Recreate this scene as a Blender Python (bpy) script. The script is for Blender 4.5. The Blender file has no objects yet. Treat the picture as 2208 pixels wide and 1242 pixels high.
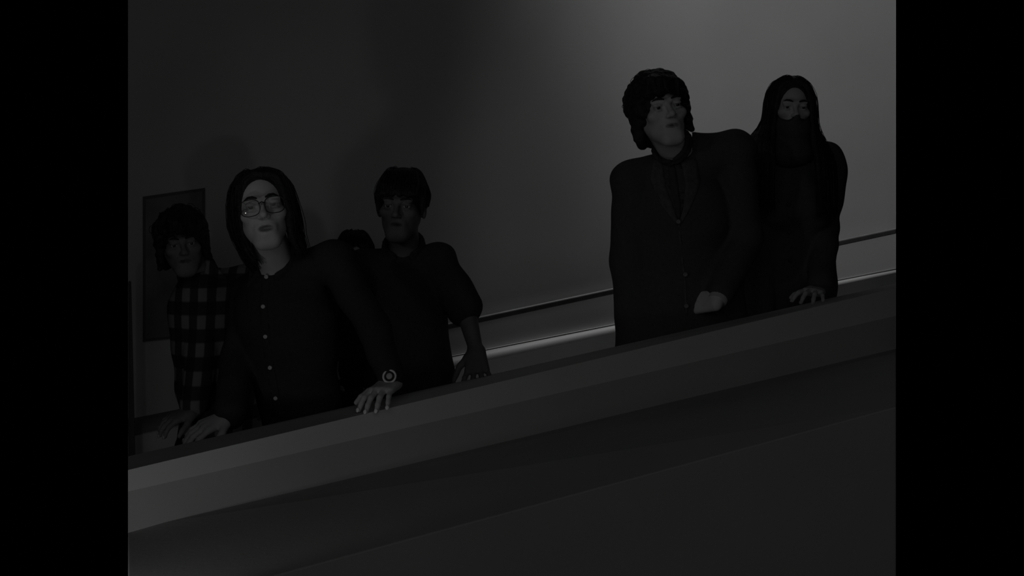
import bpy, math, random
import numpy as np
from mathutils import Vector, Matrix

random.seed(7)
rng = np.random.default_rng(7)
S = bpy.context.scene
COL = S.collection

# ------------------------------------------------------------------ camera
F = 3300.0            # focal length in pixels of the 2208x1242 frame
HY = 400.0            # image row of the horizon
ZC = 2.0              # camera height
cam_d = bpy.data.cameras.new('camera')
cam_d.sensor_fit = 'HORIZONTAL'
cam_d.sensor_width = 36.0
cam_d.lens = 36.0 * F / 2208.0
cam_d.shift_y = -(621.0 - HY) / 2208.0
cam = bpy.data.objects.new('camera', cam_d)
cam.location = (0, 0, ZC)
cam.rotation_euler = (math.pi / 2, 0, 0)
COL.objects.link(cam)
S.camera = cam

# ------------------------------------------------------------------ world, lamps, exposure
W = bpy.data.worlds.new('dark_room')
S.world = W
W.use_nodes = True
W.node_tree.nodes['Background'].inputs[0].default_value = (0, 0, 0, 1)
W.node_tree.nodes['Background'].inputs[1].default_value = 0.0
S.view_settings.view_transform = 'Standard'
S.view_settings.look = 'None'
S.view_settings.gamma = 1.0
S.view_settings.use_curve_mapping = False
S.view_settings.exposure = 0.0


def P(px, py, Y):
    return np.array([(px - 1104.0) / F * Y, Y, ZC - (py - HY) / F * Y])


def lamp(name, kind, loc, target, power, **kw):
    d = bpy.data.lights.new(name, kind)
    d.energy = power
    for k, v in kw.items():
        setattr(d, k, v)
    o = bpy.data.objects.new(name, d)
    o.location = loc
    v = Vector(target) - Vector(loc)
    o.rotation_euler = v.to_track_quat('-Z', 'Y').to_euler()
    COL.objects.link(o)
    return o


KEY_LAMP = (-2.2, 2.2, 2.6)
LOW_LAMP = (-1.22, 3.205, 1.055)
# wall washer high up by the back wall, thrown down to the right
lamp('wall_washer', 'SPOT', (-0.75, 5.50, 8.0), (4.05, 7.78, 3.07), 1760.0,
     spot_size=math.radians(73.2), spot_blend=0.51, shadow_soft_size=0.12)
# added narrow spot to brighten the ledge at the foot of the wall
lamp('ledge_fill', 'SPOT', (0.40, 6.40, 8.0), (0.40, 6.43, 1.4), 1100.0,
     spot_size=math.radians(15), spot_blend=1.0, shadow_soft_size=0.05)
# small lamp standing low in front of the parapet's low end
lamp('low_lamp', 'SPOT', LOW_LAMP, (-0.50, 4.50, 1.16), 2.7,
     spot_size=math.radians(76), spot_blend=0.5, shadow_soft_size=0.06)
# spotlight from the upper left towards the faces
lamp('key_lamp', 'SPOT', KEY_LAMP, (-0.18, 5.0, 2.17), 6.6,
     spot_size=math.radians(24), spot_blend=0.55, shadow_soft_size=0.09)
# added soft fill behind the camera in place of the hall's stray light
lamp('hall_fill', 'AREA', (0.2, -0.8, 3.8), (0.3, 5.5, 1.7), 9.6, shape='RECTANGLE', size=6.0, size_y=4.0)

# ------------------------------------------------------------------ materials


def mat(name, g, rough=0.8, spec=0.3, var=0.15, scale=8.0, bump=0.0, bscale=60.0, metal=0.0):
    m = bpy.data.materials.new(name)
    m.use_nodes = True
    nt = m.node_tree
    b = nt.nodes['Principled BSDF']
    b.inputs['Roughness'].default_value = rough
    b.inputs['Specular IOR Level'].default_value = spec
    b.inputs['Metallic'].default_value = metal
    tc = nt.nodes.new('ShaderNodeTexCoord')
    nz = nt.nodes.new('ShaderNodeTexNoise')
    nz.inputs['Scale'].default_value = scale
    nz.inputs['Detail'].default_value = 5.0
    nt.links.new(tc.outputs['Object'], nz.inputs['Vector'])
    cr = nt.nodes.new('ShaderNodeValToRGB')
    lo, hi = g * (1 - var), g * (1 + var)
    cr.color_ramp.elements[0].position = 0.3
    cr.color_ramp.elements[1].position = 0.7
    cr.color_ramp.elements[0].color = (lo, lo, lo, 1)
    cr.color_ramp.elements[1].color = (hi, hi, hi, 1)
    nt.links.new(nz.outputs['Fac'], cr.inputs['Fac'])
    nt.links.new(cr.outputs['Color'], b.inputs['Base Color'])
    if bump:
        n2 = nt.nodes.new('ShaderNodeTexNoise')
        n2.inputs['Scale'].default_value = bscale
        n2.inputs['Detail'].default_value = 4.0
        nt.links.new(tc.outputs['Object'], n2.inputs['Vector'])
        bp = nt.nodes.new('ShaderNodeBump')
        bp.inputs['Strength'].default_value = bump
        bp.inputs['Distance'].default_value = 0.01
        nt.links.new(n2.outputs['Fac'], bp.inputs['Height'])
        nt.links.new(bp.outputs['Normal'], b.inputs['Normal'])
    return m


def skin_mat(name, g, lip):
    m = mat(name, g, 0.6, 0.3, 0.06, 30)
    nt = m.node_tree
    b = nt.nodes['Principled BSDF']
    src = b.inputs['Base Color'].links[0].from_socket
    at = nt.nodes.new('ShaderNodeAttribute')
    at.attribute_name = 'lip'
    mx = nt.nodes.new('ShaderNodeMix')
    mx.data_type = 'RGBA'
    nt.links.new(at.outputs['Fac'], mx.inputs[0])
    nt.links.new(src, mx.inputs[6])
    mx.inputs[7].default_value = (lip, lip, lip, 1)
    nt.links.new(mx.outputs[2], b.inputs['Base Color'])
    return m


def plaid_mat(name, lo, mid, hi, pitch=0.094, ox=0.0, oz=0.0):
    m = mat(name, mid, 0.9, 0.1)
    nt = m.node_tree
    b = nt.nodes['Principled BSDF']
    tc = nt.nodes['Texture Coordinate']
    sp = nt.nodes.new('ShaderNodeSeparateXYZ')
    nt.links.new(tc.outputs['Object'], sp.inputs[0])

    def stripe(ax, off, p):
        a = nt.nodes.new('ShaderNodeMath'); a.operation = 'ADD'; a.inputs[1].default_value = off
        nt.links.new(sp.outputs[ax], a.inputs[0])
        d = nt.nodes.new('ShaderNodeMath'); d.operation = 'MULTIPLY'; d.inputs[1].default_value = 2 * math.pi / p
        nt.links.new(a.outputs[0], d.inputs[0])
        s = nt.nodes.new('ShaderNodeMath'); s.operation = 'SINE'
        nt.links.new(d.outputs[0], s.inputs[0])
        r = nt.nodes.new('ShaderNodeMapRange'); r.interpolation_type = 'SMOOTHSTEP'
        r.inputs['From Min'].default_value = -0.25; r.inputs['From Max'].default_value = 0.25
        nt.links.new(s.outputs[0], r.inputs['Value'])
        return r.outputs[0]
    u, v = stripe('X', ox, pitch * 0.62), stripe('Z', oz, pitch)
    ad = nt.nodes.new('ShaderNodeMath'); ad.operation = 'ADD'
    nt.links.new(u, ad.inputs[0]); nt.links.new(v, ad.inputs[1])
    hf = nt.nodes.new('ShaderNodeMath'); hf.operation = 'MULTIPLY'; hf.inputs[1].default_value = 0.5
    nt.links.new(ad.outputs[0], hf.inputs[0])
    cr = nt.nodes.new('ShaderNodeValToRGB')
    e = cr.color_ramp.elements
    e[0].position = 0.0; e[0].color = (lo, lo, lo, 1)
    e[1].position = 1.0; e[1].color = (hi, hi, hi, 1)
    x = e.new(0.5); x.color = (mid, mid, mid, 1)
    nt.links.new(hf.outputs[0], cr.inputs['Fac'])
    nt.links.new(cr.outputs['Color'], b.inputs['Base Color'])
    return m


def lens_mat(name):
    m = bpy.data.materials.new(name)
    m.use_nodes = True
    nt = m.node_tree
    nt.nodes.clear()
    out = nt.nodes.new('ShaderNodeOutputMaterial')
    tr = nt.nodes.new('ShaderNodeBsdfTransparent')
    tr.inputs[0].default_value = (0.86, 0.86, 0.86, 1)
    gl = nt.nodes.new('ShaderNodeBsdfGlossy')
    gl.inputs['Roughness'].default_value = 0.05
    mx = nt.nodes.new('ShaderNodeMixShader')
    mx.inputs[0].default_value = 0.06
    nt.links.new(tr.outputs[0], mx.inputs[1])
    nt.links.new(gl.outputs[0], mx.inputs[2])
    nt.links.new(mx.outputs[0], out.inputs[0])
    return m


M = {
    'plaster': mat('wall_plaster', 0.55, 0.95, 0.1, 0.04, 2.5, 0.008, 90),
    'coping': mat('parapet_coping', 0.58, 0.8, 0.2, 0.05, 4, 0.1, 70),
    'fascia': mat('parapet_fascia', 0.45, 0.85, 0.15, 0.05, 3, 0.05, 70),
    'base': mat('parapet_base', 0.46, 0.9, 0.1, 0.05, 3, 0.05, 70),
    'lit_band': mat('parapet_lit_band', 0.62, 0.85, 0.1, 0.04, 3, 0.05, 70),  # paler than the fascia: light on the chamfer put into its colour
    'floor': mat('ramp_floor', 0.26, 0.9, 0.1, 0.1, 6),
    'dado': mat('dado_panel', 0.66, 0.8, 0.2, 0.08, 5),
    'ledge': mat('dado_ledge', 0.18, 0.6, 0.3, 0.04, 5),
    'rail': mat('rail_wood', 0.07, 0.6, 0.3, 0.15, 20),
    'post': mat('dark_post', 0.10, 0.8, 0.2, 0.1, 8),
    'poster': mat('poster_print', 0.20, 0.9, 0.1, 0.25, 7),
    'poster_edge': mat('poster_frame', 0.13, 0.8, 0.1, 0.1, 8),
    'skin': skin_mat('skin_light', 0.58, 0.26),
    'skin_mid': skin_mat('skin_medium', 0.50, 0.22),
    'skin_tan': skin_mat('skin_tan', 0.20, 0.10),
    'skin_dark': skin_mat('skin_deep', 0.14, 0.07),
    'lip': mat('lip_skin', 0.30, 0.5, 0.35, 0.08, 60),
    'lip_dark': mat('lip_skin_deep', 0.12, 0.5, 0.35, 0.08, 60),
    'nail': mat('nail_polish', 0.92, 0.3, 0.5, 0.03, 60),
    'nail_plain': mat('nail_plain', 0.42, 0.4, 0.4, 0.03, 60),
    'sclera': mat('eye_white', 0.42, 0.3, 0.4, 0.03, 60),
    'iris': mat('eye_iris', 0.02, 0.2, 0.5, 0.1, 60),
    'hair': mat('dark_hair', 0.022, 0.6, 0.3, 0.4, 40, 0.4, 160),
    'brow': mat('eyebrow_hair', 0.03, 0.8, 0.2, 0.3, 80),
    'black_cloth': mat('black_cotton', 0.046, 0.95, 0.1, 0.10, 90, 0.3, 300),
    'suit': mat('black_wool', 0.08, 0.95, 0.1, 0.10, 90, 0.3, 400),
    'lapel': mat('black_lapel', 0.095, 0.8, 0.2, 0.2, 60),
    'tie': mat('dark_tie', 0.05, 0.7, 0.3, 0.2, 60),
    'shirt_dark': mat('dark_shirt', 0.06, 0.9, 0.1, 0.2, 40),
    'cuff': mat('pale_cuff', 0.42, 0.85, 0.2, 0.05, 40),
    'trouser': mat('dark_trouser', 0.03, 0.95, 0.1, 0.2, 40),
    'shoe': mat('black_leather', 0.02, 0.4, 0.4, 0.2, 20),
    'button': mat('pearl_button', 0.55, 0.4, 0.4, 0.05, 60),
    'button_dark': mat('horn_button', 0.16, 0.4, 0.4, 0.05, 60),
    'frame': mat('spectacle_frame', 0.015, 0.3, 0.5, 0.1, 60),
    'lens': lens_mat('spectacle_lens'),
    'metal': mat('watch_steel', 0.95, 0.45, 0.6, 0.03, 60),
    'dial': mat('watch_dial', 0.55, 0.4, 0.4, 0.05, 60),
    'strap': mat('watch_strap', 0.02, 0.5, 0.3, 0.1, 60),
    'plaid': plaid_mat('plaid_flannel', 0.03, 0.05, 0.22, 0.094, 0.0, 0.0),
}

# ------------------------------------------------------------------ mesh helpers


def link(name, me, parent=None, base=None, smooth=True):
    o = bpy.data.objects.new(name, me)
    COL.objects.link(o)
    if parent is not None:
        o.parent = parent
    if smooth and len(me.polygons):
        me.polygons.foreach_set('use_smooth', np.ones(len(me.polygons), dtype=bool))
    return o


def mesh(name, V, Fc, material, parent=None, base=None, smooth=False):
    V = np.asarray(V, dtype=float)
    if base is not None:
        V = V - np.asarray(base)
    me = bpy.data.meshes.new(name)
    me.from_pydata([tuple(v) for v in V], [], [tuple(int(i) for i in f) for f in Fc])
    me.validate()
    me.update()
    me.materials.append(M[material] if isinstance(material, str) else material)
    o = link(name, me, parent, smooth=smooth)
    if base is not None and parent is None:
        o.location = Vector(base)
    return o


def fix_normals(o):
    import bmesh
    bm = bmesh.new()
    bm.from_mesh(o.data)
    bmesh.ops.recalc_face_normals(bm, faces=bm.faces)
    bm.to_mesh(o.data)
    bm.free()
    return o


def bevel(o, w=0.006, n=2):
    md = o.modifiers.new('bevel', 'BEVEL')
    md.width = w
    md.segments = n
    md.limit_method = 'ANGLE'
    return o


def loft(name, secA, secB, material, parent=None, base=None, n=1, smooth=False):
    """closed solid between two matching cross sections"""
    A, B = np.array(secA), np.array(secB)
    m = len(A)
    V, Fc = [], []
    for i in range(n + 1):
        t = i / n
        V.extend((A * (1 - t) + B * t).tolist())
    for i in range(n):
        for j in range(m):
            a, b = i * m + j, i * m + (j + 1) % m
            Fc.append((a, b, b + m, a + m))
    Fc.append(tuple(range(m))[::-1])
    Fc.append(tuple(n * m + j for j in range(m)))
    return fix_normals(mesh(name, V, Fc, material, parent, base, smooth))


def tag(o, label=None, cat=None, group=None, kind=None):
    if label:
        o['label'] = label
    if cat:
        o['category'] = cat
    if group:
        o['group'] = group
    if kind:
        o['kind'] = kind
    return o


def tube(pts, r, seg=10, closed=False):
    pts = [np.array(p, float) for p in pts]
    n = len(pts)
    V, Fc = [], []
    ref = np.array([0.13, 0.2, 0.97])
    for i, p in enumerate(pts):
        a = pts[(i - 1) % n] if (closed or i > 0) else p
        b = pts[(i + 1) % n] if (closed or i < n - 1) else p
        t = b - a
        t = t / (np.linalg.norm(t) + 1e-9)
        u = np.cross(t, ref); u /= np.linalg.norm(u) + 1e-9
        v = np.cross(t, u)
        rr = r[i] if hasattr(r, '__len__') else r
        for k in range(seg):
            an = 2 * math.pi * k / seg
            V.append(p + rr * (math.cos(an) * u + math.sin(an) * v))
    m = n if closed else n - 1
    for i in range(m):
        for k in range(seg):
            a, b = i * seg + k, i * seg + (k + 1) % seg
            c, d = ((i + 1) % n) * seg + (k + 1) % seg, ((i + 1) % n) * seg + k
            Fc.append((a, b, c, d))
    if not closed:
        Fc.append(tuple(range(seg))[::-1])
        Fc.append(tuple((n - 1) * seg + k for k in range(seg)))
    return V, Fc


def revolve(profile, c, axis, seg=20):
    """profile: list of (radius, height) around axis through c"""
    ax = np.array(axis, float); ax /= np.linalg.norm(ax)
    u = np.cross(ax, [0.3, 0.1, 0.95]); u /= np.linalg.norm(u)
    v = np.cross(ax, u)
    V, Fc = [], []
    for r, h in profile:
        for k in range(seg):
            a = 2 * math.pi * k / seg
            V.append(np.array(c) + ax * h + max(r, 1e-5) * (math.cos(a) * u + math.sin(a) * v))
    for i in range(len(profile) - 1):
        for k in range(seg):
            Fc.append((i * seg + k, i * seg + (k + 1) % seg, (i + 1) * seg + (k + 1) % seg, (i + 1) * seg + k))
    Fc.append(tuple(range(seg))[::-1])
    Fc.append(tuple((len(profile) - 1) * seg + k for k in range(seg)))
    return V, Fc

# ------------------------------------------------------------------ implicit surfaces


def nrm(v):
    v = np.array(v, float)
    return v / (np.linalg.norm(v) + 1e-12)


class Field:
    """smooth-union distance field on a grid, meshed with surface nets"""

    def __init__(self, h):
        self.h = h
        self.pr = []

    def cap(self, a, b, ra, rb, k=0.02, sub=False):
        self.pr.append(('cap', np.array(a, float), np.array(b, float), ra, rb, k, sub))

    def ell(self, c, r, R=None, k=0.02, sub=False):
        self.pr.append(('ell', np.array(c, float), np.array(r, float), np.eye(3) if R is None else np.array(R), 0, k, sub))

    def build(self, wrinkle=None):
        h = self.h
        lo = np.full(3, 1e9); hi = -lo
        boxes = []
        for p in self.pr:
            if p[0] == 'cap':
                r = max(p[3], p[4])
                a = np.minimum(p[1], p[2]) - r; b = np.maximum(p[1], p[2]) + r
            else:
                e = np.sqrt(((p[3] * p[2][None, :]) ** 2).sum(1))
                a = p[1] - e; b = p[1] + e
            m = p[5] + 4 * h + 0.01
            boxes.append((a - m, b + m))
            if not p[6]:
                lo = np.minimum(lo, a); hi = np.maximum(hi, b)
        lo = lo - 0.03; hi = hi + 0.03
        n = np.ceil((hi - lo) / h).astype(int) + 1
        self.lo, self.n = lo, n
        D = np.full(n, 0.2, dtype=np.float32)
        ax = [(lo[i] + h * np.arange(n[i])).astype(np.float32) for i in range(3)]
        for p, (a, b) in zip(self.pr, boxes):
            i0 = np.clip(np.floor((a - lo) / h).astype(int), 0, n)
            i1 = np.clip(np.ceil((b - lo) / h).astype(int) + 1, 0, n)
            if np.any(i1 <= i0):
                continue
            X = ax[0][i0[0]:i1[0], None, None]
            Yv = ax[1][None, i0[1]:i1[1], None]
            Z = ax[2][None, None, i0[2]:i1[2]]
            if p[0] == 'cap':
                A, B, ra, rb = p[1], p[2], p[3], p[4]
                d = B - A
                L2 = float(d @ d) + 1e-12
                x, y, z = X - np.float32(A[0]), Yv - np.float32(A[1]), Z - np.float32(A[2])
                t = np.clip((x * np.float32(d[0]) + y * np.float32(d[1]) + z * np.float32(d[2])) / np.float32(L2), 0, 1)
                v = np.sqrt((x - t * np.float32(d[0])) ** 2 + (y - t * np.float32(d[1])) ** 2 + (z - t * np.float32(d[2])) ** 2) - (ra + t * np.float32(rb - ra))
            else:
                c, r, R = p[1], p[2], p[3]
                x, y, z = X - np.float32(c[0]), Yv - np.float32(c[1]), Z - np.float32(c[2])
                q = [x * np.float32(R[0, j]) + y * np.float32(R[1, j]) + z * np.float32(R[2, j]) for j in range(3)]
                k0 = np.sqrt(sum((q[j] / np.float32(r[j])) ** 2 for j in range(3)))
                k1 = np.sqrt(sum((q[j] / np.float32(r[j] ** 2)) ** 2 for j in range(3))) + np.float32(1e-6)
                v = k0 * (k0 - 1) / k1
            sl = D[i0[0]:i1[0], i0[1]:i1[1], i0[2]:i1[2]]
            k = np.float32(max(p[5], 1e-4))
            if p[6]:
                v = -v
                hh = np.clip(0.5 - 0.5 * (v - sl) / k, 0, 1)
                D[i0[0]:i1[0], i0[1]:i1[1], i0[2]:i1[2]] = v * (1 - hh) + sl * hh + k * hh * (1 - hh)
            else:
                hh = np.clip(0.5 + 0.5 * (sl - v) / k, 0, 1)
                D[i0[0]:i1[0], i0[1]:i1[1], i0[2]:i1[2]] = sl * (1 - hh) + v * hh - k * hh * (1 - hh)
        if wrinkle:
            X, Yv, Z = ax[0][:, None, None], ax[1][None, :, None], ax[2][None, None, :]
            D += wrinkle(X, Yv, Z).astype(np.float32)
        self.D = D
        return self

    def surface(self):
        D, h, lo = self.D, self.h, self.lo
        s = D < 0
        cnt = np.zeros(np.array(D.shape) - 1, dtype=np.int8)
        offs = [(i, j, k) for i in (0, 1) for j in (0, 1) for k in (0, 1)]
        nx, ny, nz = cnt.shape
        for (i, j, k) in offs:
            cnt += s[i:i + nx, j:j + ny, k:k + nz]
        act = (cnt > 0) & (cnt < 8)
        I, J, K = np.nonzero(act)
        idx = np.full(act.shape, -1, dtype=np.int32)
        idx[I, J, K] = np.arange(len(I))
        vals = np.stack([D[I + o[0], J + o[1], K + o[2]] for o in offs], 1).astype(np.float64)
        acc = np.zeros((len(I), 3)); num = np.zeros(len(I))
        for a in range(8):
            for b in range(a + 1, 8):
                df = np.array(offs[b]) - np.array(offs[a])
                if np.abs(df).sum() != 1:
                    continue
                va, vb = vals[:, a], vals[:, b]
                m = (va < 0) != (vb < 0)
                t = np.where(m, va / np.where(m, va - vb, 1), 0)
                acc += np.where(m[:, None], np.array(offs[a])[None] + t[:, None] * df[None], 0)
                num += m
        V = lo + h * (np.stack([I, J, K], 1) + acc / num[:, None])
        quads = []
        for axis in range(3):
            sl0 = [slice(None)] * 3; sl1 = [slice(None)] * 3
            sl0[axis] = slice(0, -1); sl1[axis] = slice(1, None)
            A, B = s[tuple(sl0)], s[tuple(sl1)]
            ch = np.nonzero(A != B)
            c = np.stack(ch, 1)
            o1, o2 = [(1, 2), (2, 0), (0, 1)][axis]
            ok = (c[:, o1] > 0) & (c[:, o2] > 0) & (c[:, o1] < act.shape[o1]) & (c[:, o2] < act.shape[o2])
            c = c[ok]
            flip = A[tuple(c.T)]
            e1 = np.zeros(3, int); e1[o1] = 1
            e2 = np.zeros(3, int); e2[o2] = 1
            q = np.stack([idx[tuple((c - e1 - e2).T)], idx[tuple((c - e2).T)], idx[tuple(c.T)], idx[tuple((c - e1).T)]], 1)
            q[~flip] = q[~flip][:, ::-1]
            quads.append(q)
        Q = np.concatenate(quads)
        Q = Q[(Q >= 0).all(1)]
        return V, Q

    def hit(self, px, py):
        y0, y1 = self.lo[1], self.lo[1] + self.h * (self.n[1] - 1)
        for Y in np.arange(y0, y1, self.h * 0.5):
            p = P(px, py, Y)
            i = np.round((p - self.lo) / self.h).astype(int)
            if np.any(i < 0) or np.any(i >= self.n):
                continue
            if self.D[tuple(i)] < 0:
                return p
        return None


def grid_mesh(name, V, Q, material, parent=None, base=None):
    V = V - np.asarray(base)
    me = bpy.data.meshes.new(name)
    me.vertices.add(len(V))
    me.vertices.foreach_set('co', V.astype(np.float32).ravel())
    me.loops.add(len(Q) * 4)
    me.loops.foreach_set('vertex_index', Q.astype(np.int32).ravel())
    me.polygons.add(len(Q))
    me.polygons.foreach_set('loop_start', np.arange(0, len(Q) * 4, 4, dtype=np.int32))
    me.polygons.foreach_set('loop_total', np.full(len(Q), 4, dtype=np.int32))
    me.update(calc_edges=True)
    for m in (material if isinstance(material, (list, tuple)) else [material]):
        me.materials.append(M[m])
    o = link(name, me, parent)
    if parent is None:
        o.location = Vector(base)
    return o

# ================================================================== THE SETTING
XL, XR = 276.0, 1932.0   # columns of the first and last picture content


def ends(spec_l, spec_r):
    return [P(XL, y, Y) for (y, Y) in spec_l], [P(XR, y, Y) for (y, Y) in spec_r]


def yz(px, Y, z):
    return np.array([(px - 1104.0) / F * Y, Y, z])


# back wall, yawed: nearer on the left, farther on the right
WL, WR = 5.9, 7.0


def wall_Y(px):
    t = (px - XL) / (XR - XL)
    return 1.0 / ((1 - t) / WL + t / WR)


a = [yz(XL, WL, 0.0), yz(XL, WL, 4.4), yz(XL, WL + 0.2, 4.4), yz(XL, WL + 0.2, 0.0)]
b = [yz(XR, WR, 0.0), yz(XR, WR, 4.4), yz(XR, WR + 0.2, 4.4), yz(XR, WR + 0.2, 0.0)]
wall = tag(loft('wall_back', a, b, 'plaster'), 'tall plain plaster wall behind the people, brightly washed on one half', 'wall', kind='structure')

# added unseen pelmet that screens the wall washer from the ramp
wn_ = np.array([WR * (XR - 1104) - WL * (XL - 1104), F * (WR - WL), 0.0]) / F
wn_ = np.array([wn_[1], -wn_[0], 0]) / np.linalg.norm(wn_)
pa, pb_ = yz(XL, WL, 0) + wn_ * .70, yz(XR, WR, 0) + wn_ * .70
up_ = np.array([0, 0, 1.0])
tag(loft('light_blocker', [pa + up_ * 4.4, pa + up_ * 8.4, pa + up_ * 8.4 + wn_ * .04, pa + up_ * 4.4 + wn_ * .04],
         [pb_ + up_ * 4.4, pb_ + up_ * 8.4, pb_ + up_ * 8.4 + wn_ * .04, pb_ + up_ * 4.4 + wn_ * .04], 'shoe'),
    'added unseen light pelmet high in front of the plaster wall', 'blocker', kind='structure')

# parapet sections (row, depth) at both ends
AL, BL, CL_, DL = P(XL, 984, 4.45), P(XL, 1013.5, 4.239), P(XL, 1060, 4.222), P(XL, 1149, 4.215)
AR, BR, CR_, DR = P(XR, 611, 5.75), P(XR, 620.8, 5.50), P(XR, 681, 5.475), P(XR, 752, 5.465)
pts = np.array([AL, AR, BL, BR])
cf, *_ = np.linalg.lstsq(np.c_[pts[:, 0], pts[:, 1], np.ones(4)], pts[:, 2], rcond=None)
PH = 0.85


def top_z(x, y):
    return cf[0] * x + cf[1] * y + cf[2]


def floor_z(x, y):
    return top_z(x, y) - PH


def top_hit(px, py, up=0.0):
    """point that many metres above the parapet's top plane, on the sight line of a pixel"""
    for Y in np.arange(3.8, 6.5, 0.002):
        p = P(px, py, Y)
        if p[2] <= top_z(p[0], p[1]) + up:
            return p
    return p


def A_Y(px):
    t = (px - XL) / (XR - XL)
    return 1.0 / ((1 - t) / 4.45 + t / 5.75)


def dz(p, d, dy=0.0):
    q = np.array(p, float).copy()
    q[0] *= (q[1] + dy) / q[1]
    q[1] += dy
    q[2] += d
    return q


parapet = tag(loft('wall_front',
                   [dz(AL, -0.02, -0.04), dz(BL, -0.02, 0.11), dz(BL, -0.9, 0.11), dz(AL, -0.9, -0.04)],
                   [dz(AR, -0.02, -0.04), dz(BR, -0.02, 0.11), dz(BR, -0.9, 0.11), dz(AR, -0.9, -0.04)], 'base'),
              'low sloping parapet wall that the people lean on', 'parapet', kind='structure')
loft('coping', [AL, dz(BL, 0, .0005), dz(BL, -0.03, 0.06), dz(AL, -0.03)], [AR, dz(BR, 0, .0005), dz(BR, -0.03, 0.06), dz(AR, -0.03)], 'coping', parapet)
loft('chamfer', [BL, CL_, dz(CL_, 0.0, 0.09), dz(BL, 0, 0.06)], [BR, CR_, dz(CR_, 0.0, 0.09), dz(BR, 0, 0.06)], 'lit_band', parapet)
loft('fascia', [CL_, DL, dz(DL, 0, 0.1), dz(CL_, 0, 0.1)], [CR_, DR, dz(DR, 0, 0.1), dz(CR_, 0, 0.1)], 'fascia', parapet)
# broad level ledge in front of the fascia, with its own front face
def on_level(px, row, z):
    return P(px, row, (ZC - z) * F / (row - HY))


EL, ER = on_level(XL, 1326, DL[2]), on_level(XR, 877, DR[2])
bevel(loft('lower_ledge', [dz(DL, 0, 0.06), EL, dz(EL, -0.7, 0), dz(DL, -0.7, 0.06)],
           [dz(DR, 0, 0.06), ER, dz(ER, -0.7, 0), dz(DR, -0.7, 0.06)], 'base', parapet), 0.004)

# ramp floor between parapet and wall
fl = [dz(AL, 0, -0.02), dz(AR, 0, -0.02), yz(XR, WR + 0.1, 0), yz(XL, WL + 0.1, 0)]
V = []
for d in (0, -0.12):
    for p in fl:
        V.append((p[0], p[1], floor_z(p[0], p[1]) + d))
tag(fix_normals(mesh('floor', V, [(0, 1, 2, 3), (4, 5, 6, 7), (0, 1, 5, 4), (1, 2, 6, 5), (2, 3, 7, 6), (3, 0, 4, 7)], 'floor')),
    'dark sloping ramp floor between parapet and plaster wall', 'floor', kind='structure')

# dado with a rounded ledge along the foot of the wall


def dado_sec(px, row, Y, k=1.0):
    t = P(px, row, Y)
    prof = [(0.0, 0.0), (-0.03, 0.0)] + [(-0.03 - .04 * math.sin(q), -.032 * (1 - math.cos(q))) for q in np.linspace(.1, 1.57, 12)] + [(0.0, -0.032)]
    prof = [(d * k, h * k) for d, h in prof]
    return [dz(t, h, d) for d, h in prof], [dz(t, -0.032 * k, -0.060 * k), dz(t, -0.032 * k, 0), dz(t, -0.80, 0), dz(t, -0.80, -0.060 * k)]


l1, d1 = dado_sec(XL, 904, WL, 1.5)
l2, d2 = dado_sec(XR, 579, WR, .55)
dado = tag(loft('trim_1', d1, d2, 'dado'), 'dark dado panel along the wall foot with pale rounded ledge', 'dado', kind='structure')
loft('ledge', l1, l2, 'ledge', dado, smooth=True).data.set_sharp_from_angle(angle=0.7)
# handrail on brackets
r0, r1 = P(640, 771, wall_Y(640) - 0.035), P(1931, 496, wall_Y(1931) - 0.035)
sec = [(0.012, -0.016), (0.012, 0.006), (0.006, 0.009), (-0.008, 0.009), (-0.012, 0.005), (-0.012, -0.016)]


def rail_sec(c):
    return [c + np.array([0, d, h]) for d, h in sec]


rail = tag(mesh('handrail', *tube([r0 + np.array([0, 0.0, -0.006]), r0 + np.array([0, 0.0, -0.02]), r0 + np.array([0, 0.036, -0.025])], 0.004), 'rail', base=r0),
           'long thin dark handrail fixed to the plaster wall', 'handrail')
bevel(loft('rail', rail_sec(r0), rail_sec(r1), 'rail', rail, base=r0), 0.003)
for px in (900, 1400, 1640):
    t = (px - 640) / (1931 - 640)
    Yp = wall_Y(px)
    c = P(px, 771 + t * (497 - 771), Yp - 0.035)
    V, Fc = tube([c + np.array([0, 0, -0.006]), c + np.array([0, 0.0, -0.02]), c + np.array([0, 0.036, -0.025])], 0.004)
    mesh('bracket', V, Fc, 'rail', rail, base=r0, smooth=True)

# dark panel hung on the wall, following the slope of the ramp


def wall_pt(px, py, off=0.0):
    return P(px, py, wall_Y(px) - off)


def panel(name, corners, off, thick, material, parent=None, base=None):
    f = [wall_pt(x, y, off + thick) for x, y in corners]
    k = [wall_pt(x, y, off) for x, y in corners]
    return fix_normals(mesh(name, f + k, [(0, 1, 2, 3), (7, 6, 5, 4), (0, 4, 5, 1), (1, 5, 6, 2), (2, 6, 7, 3), (3, 7, 4, 0)], material, parent, base))


pc = [(308, 424), (442, 405), (442, 722), (308, 737)]
pb = wall_pt(375, 735)
poster = tag(panel('poster', pc, 0.0, 0.012, 'poster_edge', base=pb), 'dark rectangular poster hung on the wall behind the curly haired man', 'poster')
panel('print', [(314, 430), (436, 412), (436, 717), (314, 731)], 0.012, 0.003, 'poster', poster, pb)

# slim dark post at the low end of the wall
c0, c1 = P(276, 898, 5.72), P(300, 898, 5.72)
lo_ = [P(276.5, 925, 5.66), P(301, 925, 5.66), P(301, 925, 5.74), P(277, 925, 5.74)]
for q in lo_:
    q[2] = floor_z(q[0], q[1])
hi_ = [P(276.5, 606, 5.66), P(283, 606, 5.66), P(283, 606, 5.74), P(277, 606, 5.74)]
bevel(tag(loft('trim_2', lo_, hi_, 'post', base=lo_[0]), 'slim dark tapering post at the low end of the wall', 'post', kind='structure'), 0.006)

# ================================================================== PEOPLE


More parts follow.
